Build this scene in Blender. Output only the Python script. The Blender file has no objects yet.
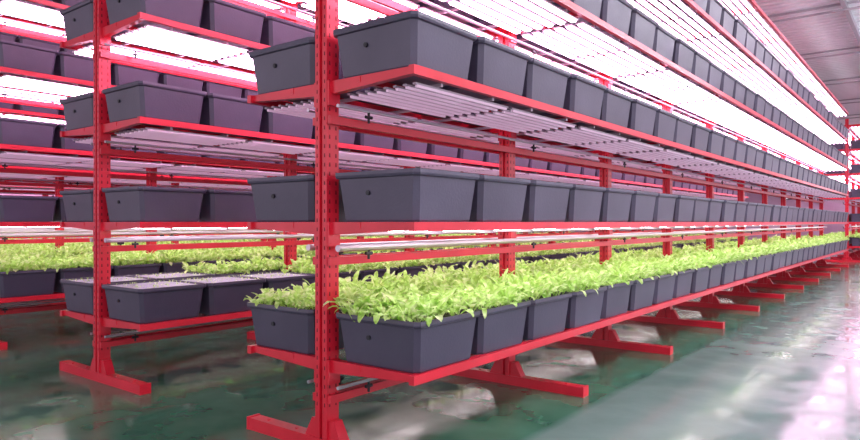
import bpy, math, random
from mathutils import Vector
random.seed(7)
sc=bpy.context.scene
sc.view_settings.view_transform='Standard'
sc.view_settings.exposure=0.65

# ---------------- materials
def mat(name,col,rough=0.5,metal=0.0,spec=0.5,noise=None,bump=None,emis=None):
    m=bpy.data.materials.new(name); m.use_nodes=True
    nt=m.node_tree; b=nt.nodes['Principled BSDF']
    b.inputs['Base Color'].default_value=(*col,1); b.inputs['Roughness'].default_value=rough
    b.inputs['Metallic'].default_value=metal; b.inputs['Specular IOR Level'].default_value=spec
    if emis:
        b.inputs['Emission Color'].default_value=(*emis[0],1); b.inputs['Emission Strength'].default_value=emis[1]
    tc=nt.nodes.new('ShaderNodeTexCoord')
    if noise:
        n=nt.nodes.new('ShaderNodeTexNoise'); n.inputs['Scale'].default_value=noise[0]; n.inputs['Detail'].default_value=5
        nt.links.new(tc.outputs['Object'],n.inputs['Vector'])
        r=nt.nodes.new('ShaderNodeValToRGB')
        r.color_ramp.elements[0].position=.3; r.color_ramp.elements[1].position=.7
        r.color_ramp.elements[0].color=(*noise[1],1); r.color_ramp.elements[1].color=(*noise[2],1)
        nt.links.new(n.outputs['Fac'],r.inputs['Fac']); nt.links.new(r.outputs['Color'],b.inputs['Base Color'])
    if bump:
        n=nt.nodes.new('ShaderNodeTexNoise'); n.inputs['Scale'].default_value=bump[0]
        nt.links.new(tc.outputs['Object'],n.inputs['Vector'])
        bp=nt.nodes.new('ShaderNodeBump'); bp.inputs['Strength'].default_value=bump[1]; bp.inputs['Distance'].default_value=.01
        nt.links.new(n.outputs['Fac'],bp.inputs['Height']); nt.links.new(bp.outputs['Normal'],b.inputs['Normal'])
    return m
RED=mat('red_powder_coat',(.68,.014,.03),.3,noise=(3,(.60,.010,.028),(.74,.018,.046)))
HOLE=mat('slot_shadow',(.13,.005,.01),.8)
TRAY=mat('slate_plastic',(.075,.075,.11),.4,noise=(1.7,(.056,.049,.084),(.082,.072,.116)),bump=(60,.1))
SOIL=mat('growing_medium',(.05,.04,.03),.9,noise=(30,(.03,.03,.02),(.1,.08,.06)))
PLUG=mat('black_rubber',(.012,.012,.018),.5)
STEEL=mat('galvanised_steel',(.55,.48,.56),.35,metal=.6)
HOUS=mat('white_led_housing',(.8,.66,.77),.4)
LIT=mat('led_diffuser_bright',(.9,.85,.9),.4,emis=((1.0,.58,.87),10.0))
GROW=mat('led_diffuser_grow',(.9,.85,.9),.4,emis=((1.0,.84,.88),11.0))
DIM=mat('led_diffuser_dim',(.6,.5,.6),.4,emis=((1.0,.55,.85),.2))
HDIM=mat('grey_led_housing',(.42,.33,.42),.4)
FOAM=mat('pale_seedling_foam',(.55,.5,.6),.8,noise=(45,(.28,.28,.36),(.50,.46,.6)),bump=(80,.6))

def leafmat(name,c1,c2,c3):
    m=bpy.data.materials.new(name); m.use_nodes=True; nt=m.node_tree
    b=nt.nodes['Principled BSDF']; b.inputs['Roughness'].default_value=.45
    tc=nt.nodes.new('ShaderNodeTexCoord'); n=nt.nodes.new('ShaderNodeTexNoise'); n.inputs['Scale'].default_value=16; n.inputs['Detail'].default_value=3
    nt.links.new(tc.outputs['Object'],n.inputs['Vector'])
    r=nt.nodes.new('ShaderNodeValToRGB'); e=r.color_ramp.elements
    e[0].position=.32; e[0].color=(*c1,1); e[1].position=.64; e[1].color=(*c3,1)
    x=e.new(.48); x.color=(*c2,1)
    nt.links.new(n.outputs['Fac'],r.inputs['Fac']); nt.links.new(r.outputs['Color'],b.inputs['Base Color'])
    t=nt.nodes.new('ShaderNodeBsdfTranslucent'); nt.links.new(r.outputs['Color'],t.inputs['Color'])
    mx=nt.nodes.new('ShaderNodeMixShader'); mx.inputs[0].default_value=.42
    nt.links.new(b.outputs[0],mx.inputs[1]); nt.links.new(t.outputs[0],mx.inputs[2])
    nt.links.new(mx.outputs[0],nt.nodes['Material Output'].inputs['Surface'])
    return m
LEAF=leafmat('lettuce_leaf',(.34,.60,.09),(.58,.85,.22),(.86,.97,.52))

# ---------------- mesh builder
class MB:
    def __init__(s): s.v=[];s.f=[];s.m=[];s.mats=[]
    def mi(s,m):
        if m not in s.mats: s.mats.append(m)
        return s.mats.index(m)
    def add(s,vs,fs,m):
        o=len(s.v); s.v+=vs; k=s.mi(m)
        for f in fs: s.f.append(tuple(i+o for i in f)); s.m.append(k)
    def box(s,x0,x1,y0,y1,z0,z1,m):
        s.add([(x0,y0,z0),(x1,y0,z0),(x1,y1,z0),(x0,y1,z0),(x0,y0,z1),(x1,y0,z1),(x1,y1,z1),(x0,y1,z1)],
              [(0,3,2,1),(4,5,6,7),(0,1,5,4),(1,2,6,5),(2,3,7,6),(3,0,4,7)],m)
    def prism(s,pts,axis,a,b,m):
        n=len(pts)
        def P(p,t):
            return {'x':(t,p[0],p[1]),'y':(p[0],t,p[1]),'z':(p[0],p[1],t)}[axis]
        vs=[P(p,a) for p in pts]+[P(p,b) for p in pts]
        fs=[(i,(i+1)%n,(i+1)%n+n,i+n) for i in range(n)]+[tuple(range(n))[::-1],tuple(range(n,2*n))]
        s.add(vs,fs,m)
    def rod(s,p,q,r,m,n=8):
        p=Vector(p);q=Vector(q);d=(q-p).normalized()
        u=d.orthogonal().normalized();w=d.cross(u)
        vs=[];
        for c in (p,q):
            for i in range(n):
                a=2*math.pi*i/n; vs.append(tuple(c+r*(u*math.cos(a)+w*math.sin(a))))
        fs=[(i,(i+1)%n,(i+1)%n+n,i+n) for i in range(n)]+[tuple(range(n))[::-1],tuple(range(n,2*n))]
        s.add(vs,fs,m)
    def mesh(s,name):
        me=bpy.data.meshes.new(name); me.from_pydata(s.v,[],s.f)
        for m in s.mats: me.materials.append(m)
        me.polygons.foreach_set('material_index',s.m)
        me.update(); return me
def obj(name,me,loc=(0,0,0),parent=None):
    o=bpy.data.objects.new(name,me); sc.collection.objects.link(o); o.location=loc
    if parent: o.parent=parent
    return o

TIERS=[.605,1.50,2.415,3.32,4.225,5.13]
BAY=2.275; NB=10; LEN=BAY*NB; PH=5.35
W=.78
# ---------------- rack frame
fr=MB()
h=.054;g=.014;gd=.022
prof=[(-h,-h),(-g,-h),(-g,-h+gd),(g,-h+gd),(g,-h),(h,-h),(h,h),(g,h),(g,h-gd),(-g,h-gd),(-g,h),(-h,h)]
for i in range(NB+1):
    y=i*BAY
    fr.prism([(p[0],p[1]+y) for p in prof],'z',.09,PH,RED)
    z=.3
    while z<PH-.05:
        for sx in (-1,1):
            for c in (-.028,.028):
                x=sx*(h+.0008)
                fr.add([(x,y+c-.006,z),(x,y+c+.006,z),(x,y+c+.004,z+.026),(x,y+c-.004,z+.026)],[(0,1,2,3)],HOLE)
        if i<3:
            for c in (-.035,.035):
                yy=y-h-.0008
                fr.add([(c-.005,yy,z),(c+.005,yy,z),(c+.004,yy,z+.024),(c-.004,yy,z+.024)],[(0,1,2,3)],HOLE)
        z+=.06
    fr.prism([(-.77,0.0),(.77,0.0),(.77,.072),(.755,.085),(-.755,.085),(-.77,.072)],'y',y-.048,y+.048,RED)
    fr.box(-.785,-.765,y-.052,y+.052,0,.09,RED); fr.box(.765,.785,y-.052,y+.052,0,.09,RED)
    for sx in (-1,1):
        fr.prism([(sx*.054,.085),(sx*.17,.085),(sx*.10,.21),(sx*.054,.21)],'y',y-.04,y+.04,RED)
        for bx in (.3,.6): fr.rod((sx*bx,y,.085),(sx*bx,y,.094),.012,RED,6)
    for ti,T in enumerate(TIERS):
        for sx in (-1,1):
            fr.prism([(sx*.054,T-.001),(sx*(W-.04),T-.001),(sx*(W-.04),T-.045),(sx*.054,T-.085)],'y',y-.026,y+.026,RED)
            fr.box(min(sx*.054,sx*.070),max(sx*.054,sx*.070),y-.05,y+.05,T-.16,T,RED)
for ti,T in enumerate(TIERS):
    for sx in (-1,1):
        a,b=sorted((sx*(W-.04),sx*W)); fr.box(a,b,-.05,LEN+.05,T-.055,T,RED)
        a,b=sorted((sx*.30,sx*.33)); fr.box(a,b,-.03,LEN+.03,T-.04,T-.002,RED)
        a,b=sorted((sx*.058,sx*.083)); fr.box(a,b,-.05,LEN+.05,T-.28,T-.228,RED)
    if T>1:
        for i in range(NB):
            for f in (.12,.38,.62,.88):
                y=(i+f)*BAY
                fr.box(-W+.04,W-.04,y-.010,y+.010,T-.075,T-.055,STEEL)
    r=.022 if ti==1 else .012
    for sx in (-1,1):
        fr.rod((sx*.14,-.04,T-.17),(sx*.14,LEN,T-.17),r,STEEL,8)
    for i in range(NB):
        for sx in (-1,1):
            y=.25+i*BAY
            fr.rod((sx*.14,y,T-.17),(sx*.14,y,T-.25),.009,PLUG,6)
            fr.rod((sx*.14,y-.03,T-.21),(sx*.14,y+.03,T-.21),.012,PLUG,6)
frame_me=fr.mesh('rack_frame')
# ---------------- LED bars
lb=MB()
for ti,T in enumerate(TIERS):
    if ti==0: continue
    bright=ti>=3
    em=LIT if bright else (GROW if ti==1 else DIM)
    nk=6 if bright else (4 if ti==1 else 8)
    hw=.034 if bright else (.013 if ti==1 else .012)
    for sx in (-1,1):
        for k in range(nk):
            w=sx*((.15 if ti!=1 else .18)+k*((.55 if ti!=1 else .45)/(nk-1)))
            for i in range(NB):
                for hf in (0,1):
                    y0=i*BAY+.05+hf*(BAY/2-.02); y1=y0+BAY/2-.07
                    z=T-.078 if ti!=1 else T-.045
                    lb.box(w-hw,w+hw,y0,y1,z-.012,z,HOUS if ti!=2 else HDIM)
                    vs=[];q=hw*.82; dz=-.028 if ti!=1 else -.016
                    for yy in (y0+.02,y1-.02):
                        for p in [(-q,-.012),(-q*.66,dz),(q*.66,dz),(q,-.012)]: vs.append((w+p[0],yy,z+p[1]))
                    lb.add(vs,[(0,1,5,4),(1,2,6,5),(2,3,7,6),(0,3,2,1),(4,5,6,7)],em)
led_me=lb.mesh('led_bars')
# ---------------- trays
def ring(cx,cy,hx,hy,z,ch):
    return [(cx-hx+ch,cy-hy,z),(cx+hx-ch,cy-hy,z),(cx+hx,cy-hy+ch,z),(cx+hx,cy+hy-ch,z),(cx+hx-ch,cy+hy,z),(cx-hx+ch,cy+hy,z),(cx-hx,cy+hy-ch,z),(cx-hx,cy-hy+ch,z)]
PITCH=.69; NT=33
def tray(mb,cx,cy,z,top,sx):
    R=[(.300,.284,0,.03),(.306,.290,.012,.03),(.334,.318,.27,.03),(.347,.334,.276,.03),(.352,.339,.290,.03),(.350,.337,.312,.028),(.336,.324,.312,.025),(.330,.316,.285,.022)]
    vs=[];
    for r in R: vs+=ring(cx,cy,r[0],r[1],z+r[2],r[3])
    fs=[tuple(range(8))[::-1]]
    for k in range(len(R)-1):
        for i in range(8):
            fs.append((k*8+i,k*8+(i+1)%8,(k+1)*8+(i+1)%8,(k+1)*8+i))
    mb.add(vs,fs,TRAY)
    zt=.300 if top==FOAM else .287
    mb.add(ring(cx,cy,.331,.317,z+zt,.02),[tuple(range(8))],top)
    mb.rod((cx-.06*1,cy-.29,z+.18),(cx-.06,cy-.320,z+.18),.015,PLUG,10)
def trayrow(variant):
    mb=MB()
    for ti,T in enumerate(TIERS[:5]):
        for sx in (-1,1):
            for j in range(NT):
                jy=random.uniform(-.006,.006); jx=random.uniform(-.012,.012)
                top=SOIL
                if variant and ti==0 and ((sx==1 and j<3) or (sx==-1 and j<2)): top=FOAM
                tray(mb,sx*.446+jx,-.06+PITCH*(j+.5)+jy,T+.001,top,sx)
    return mb.mesh('planting_trays')
tray_a=trayrow(0); tray_b=trayrow(1)
# ---------------- plants
def leaf(mb,x,y,z,az,L,wd,tilt,curl):
    ca,sa=math.cos(az),math.sin(az)
    prof=[(0,.08),(.35,.16),(.55,.85),(.75,1.0),(.92,.7),(1.0,.2)]
    vs=[];px=0;pz=0;prev=0
    for i,(t,w) in enumerate(prof):
        dl=(t-prev)*L;prev=t
        a=tilt-curl*t*t
        px+=dl*math.cos(a);pz+=dl*math.sin(a)
        ww=wd*w*.5; wob=random.uniform(-.12,.12)*wd
        for s,dz in ((-1,.3*ww+wob),(0,0),(1,.3*ww-wob)):
            vs.append((x+ca*px-sa*s*ww,y+sa*px+ca*s*ww,z+pz+dz))
    fs=[]
    for i in range(len(prof)-1):
        for s in (0,1):
            a=i*3+s; fs.append((a,a+1,a+4,a+3))
    mb.add(vs,fs,LEAF)
def plants(variant,dens_near=7,dens_far=5):
    mb=MB(); z=TIERS[0]+.288
    for sx in (-1,1):
        for j in range(NT):
            if variant and ((sx==1 and j<3) or (sx==-1 and j<2)):
                cy=-.06+PITCH*(j+.5)
                for q in range(90):
                    leaf(mb,sx*.446+random.uniform(-.3,.3),cy+random.uniform(-.3,.3),z+.012,random.uniform(0,6.28),random.uniform(.015,.035),.012,1.2,1)
                continue
            n=dens_near if j<12 else dens_far
            cy=-.06+PITCH*(j+.5); cx=sx*.446
            vig=random.uniform(.88,1.18)
            for a in range(n):
                for b in range(n):
                    x=cx+((a+.5)/n-.5)*.66+random.uniform(-.04,.04)
                    y=cy+((b+.5)/n-.5)*.65+random.uniform(-.04,.04)
                    hgt=random.uniform(.65,1.35)*vig
                    nl=random.randint(5,8) if j<12 else 7
                    a0=random.uniform(0,6.28)
                    for q in range(nl):
                        L=random.uniform(.10,.19)*hgt*(1 if j<12 else 1.1)
                        leaf(mb,x,y,z,a0+q*2.4+random.uniform(-.3,.3),L,random.uniform(.030,.062)*(1 if j<12 else 1.15),random.uniform(.8,1.5),random.uniform(.5,2.3))
    return mb.mesh('leafy_greens')
pl_a=plants(0,8,5); pl_b=plants(1,7,5)

Y0=2.99
def rack(x,y,tm,pm):
    e=bpy.data.objects.new('vertical_farm_rack',None); sc.collection.objects.link(e); e.location=(x,y,0)
    obj('steel_frame',frame_me,parent=e); obj('led_light_bars',led_me,parent=e)
    obj('planting_trays',tm,parent=e); obj('leafy_greens',pm,parent=e)
rack(-3.183,Y0,tray_a,pl_a)
rack(-6.25,Y0,tray_b,pl_b)
rack(-9.45,Y0,tray_a,pl_a)
rack(-12.6,Y0,tray_a,pl_a)
rack(-15.75,Y0,tray_a,pl_a)
rack(-18.9,Y0,tray_a,pl_a)
rack(-2.75,Y0+LEN+3.2,tray_a,pl_a)

# ---------------- room
XL,XR,YB,YF,ZC=-23,9,-7,54,6.9
def floor_mat():
    m=bpy.data.materials.new('painted_concrete_floor'); m.use_nodes=True; nt=m.node_tree; N=nt.nodes; Lk=nt.links.new
    b=N['Principled BSDF']
    tc=N.new('ShaderNodeTexCoord'); sp=N.new('ShaderNodeSeparateXYZ'); Lk(tc.outputs['Object'],sp.inputs[0])
    n=N.new('ShaderNodeTexNoise'); n.inputs['Scale'].default_value=1.3; n.inputs['Detail'].default_value=8; Lk(tc.outputs['Object'],n.inputs['Vector'])
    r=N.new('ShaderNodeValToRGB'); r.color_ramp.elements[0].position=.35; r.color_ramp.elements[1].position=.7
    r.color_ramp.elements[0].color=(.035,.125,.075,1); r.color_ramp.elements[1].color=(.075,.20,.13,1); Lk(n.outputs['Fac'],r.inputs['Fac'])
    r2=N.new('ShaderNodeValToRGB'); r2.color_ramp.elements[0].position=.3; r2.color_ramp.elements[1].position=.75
    r2.color_ramp.elements[0].color=(.13,.21,.18,1); r2.color_ramp.elements[1].color=(.20,.28,.25,1); Lk(n.outputs['Fac'],r2.inputs['Fac'])  # lighter aisle tone: mostly the far wall's reflection painted into the colour
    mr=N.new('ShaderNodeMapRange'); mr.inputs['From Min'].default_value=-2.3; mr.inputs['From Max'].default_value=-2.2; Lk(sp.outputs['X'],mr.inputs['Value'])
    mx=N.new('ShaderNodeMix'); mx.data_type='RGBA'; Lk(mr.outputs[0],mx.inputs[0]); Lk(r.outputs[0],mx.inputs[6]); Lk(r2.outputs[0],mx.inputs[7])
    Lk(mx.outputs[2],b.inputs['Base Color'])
    n2=N.new('ShaderNodeTexNoise'); n2.inputs['Scale'].default_value=2.6; n2.inputs['Detail'].default_value=6; Lk(tc.outputs['Object'],n2.inputs['Vector'])
    rr=N.new('ShaderNodeMapRange'); rr.inputs['From Min'].default_value=.38; rr.inputs['From Max'].default_value=.62; rr.inputs['To Min'].default_value=.08; rr.inputs['To Max'].default_value=.24
    Lk(n2.outputs['Fac'],rr.inputs['Value']); Lk(rr.outputs[0],b.inputs['Roughness'])
    b.inputs['Specular IOR Level'].default_value=.42
    n3=N.new('ShaderNodeTexNoise'); n3.inputs['Scale'].default_value=7; Lk(tc.outputs['Object'],n3.inputs['Vector'])
    bp=N.new('ShaderNodeBump'); bp.inputs['Strength'].default_value=.06; bp.inputs['Distance'].default_value=.01; Lk(n3.outputs['Fac'],bp.inputs['Height']); Lk(bp.outputs[0],b.inputs['Normal'])
    return m
WALL=mat('lilac_wall_panel',(.6,.5,.57),.7,noise=(.6,(.66,.46,.6),(.78,.6,.73)))
CEIL=mat('corrugated_ceiling_sheet',(.42,.42,.47),.45,noise=(.5,(.70,.69,.74),(.80,.79,.84)))
DARK=mat('window_frame_steel',(.14,.14,.16),.5)
ROOF=mat('grey_roof_steel',(.36,.35,.39),.5)
PANE=mat('daylight_pane',(.9,.9,.95),.3,emis=((.9,.93,1),1.6))
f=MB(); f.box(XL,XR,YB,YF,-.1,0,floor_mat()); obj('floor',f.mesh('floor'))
w=MB(); w.box(XL-.15,XL,YB,YF,0,ZC,WALL); obj('wall_left',w.mesh('wall_left'))
w=MB(); w.box(XL,XR,YF,YF+.15,0,ZC,WALL); obj('wall_far',w.mesh('wall_far'))
for i in range(6):
    wx=-9+i*2.6
    w=MB(); w.box(wx,wx+1.9,YF-.04,YF-.01,3.2,5.2,PANE)
    w.box(wx-.06,wx,YF-.07,YF,3.14,5.26,DARK);w.box(wx+1.9,wx+1.96,YF-.07,YF,3.14,5.26,DARK)
    w.box(wx,wx+1.9,YF-.07,YF,3.14,3.2,DARK);w.box(wx,wx+1.9,YF-.07,YF,5.2,5.26,DARK);w.box(wx+.92,wx+.98,YF-.07,YF,3.2,5.2,DARK)
    obj('window_%d'%(i+1),w.mesh('window'))
c=MB(); vs=[];fs=[];y=YB;pp=[]
while y<YF:
    pp+=[(y,ZC),(y+.14,ZC),(y+.18,ZC+.05),(y+.26,ZC+.05)]; y+=.30
pp.append((y,ZC))
for (a,z) in pp: vs+=[(XL-.2,a,z),(XR,a,z)]
for i in range(len(pp)-1): fs.append((i*2,i*2+1,i*2+3,i*2+2))
c.add(vs,fs,CEIL); obj('ceiling',c.mesh('ceiling'))
t=MB()
yy=YB+1
while yy<YF:
    t.box(XL,XR,yy-.03,yy+.03,ZC-.20,ZC-.16,ROOF); t.box(XL,XR,yy-.04,yy+.04,ZC-.05,ZC-.01,ROOF)
    yy+=5
obj('roof_beam',t.mesh('roof_beam'))
t=MB()
for x in (-1.2,-.5,2.0): t.rod((x,YB,ZC-.4),(x,YF,ZC-.4),.03,STEEL,8)
for x in (-1.9,1.2,3.5): t.box(x,x+.1,YB,YF,ZC-.14,ZC-.01,ROOF)
obj('ceiling_conduit',t.mesh('ceiling_conduit'))
t=MB()
for x in (-.9,.8):
  y=3
  while y<YF-3:
    t.box(x,x+.12,y,y+1.4,ZC-.66,ZC-.62,HOUS); t.box(x+.02,x+.10,y+.03,y+1.37,ZC-.685,ZC-.66,LIT); t.box(x+.01,x+.11,y+.03,y+1.37,ZC-.62,ZC-.60,LIT)  # glowing top face added to brighten the ceiling
    t.rod((x+.06,y+.2,ZC-.6),(x+.06,y+.2,ZC),.006,ROOF,4); t.rod((x+.06,y+1.2,ZC-.6),(x+.06,y+1.2,ZC),.006,ROOF,4)
    y+=3.6
obj('aisle_strip_light',t.mesh('aisle_strip_light'))

# ---------------- world, added fill lights
wd=bpy.data.worlds.new('World'); sc.world=wd; wd.use_nodes=True
bg=wd.node_tree.nodes['Background']; bg.inputs[0].default_value=(1.0,.87,.99,1); bg.inputs[1].default_value=1.0
def area(name,loc,rot,sx,sy,p,col):
    l=bpy.data.lights.new(name,'AREA'); l.shape='RECTANGLE'; l.size=sx;l.size_y=sy;l.energy=p;l.color=col
    o=bpy.data.objects.new(name,l); sc.collection.objects.link(o); o.location=loc;o.rotation_euler=rot
area('aisle_fill_light',(1.9,12,ZC-.9),(0,0,0),.6,22,300,(1,.97,1))  # unseen area light added to brighten the aisle and its floor reflections
area('ceiling_fill_light',(1.9,14,ZC-1.0),(math.pi,0,0),.4,26,1500,(.95,.95,1))  # unseen upward light, added only to lift the ceiling tone

cam=bpy.data.cameras.new('camera'); cam.sensor_width=36; cam.lens=656/860*36; cam.shift_y=2/860
co=bpy.data.objects.new('camera',cam); sc.collection.objects.link(co); co.location=(0,0,1.5)
co.rotation_euler=(math.radians(90),0,math.radians(37.87)); sc.camera=co
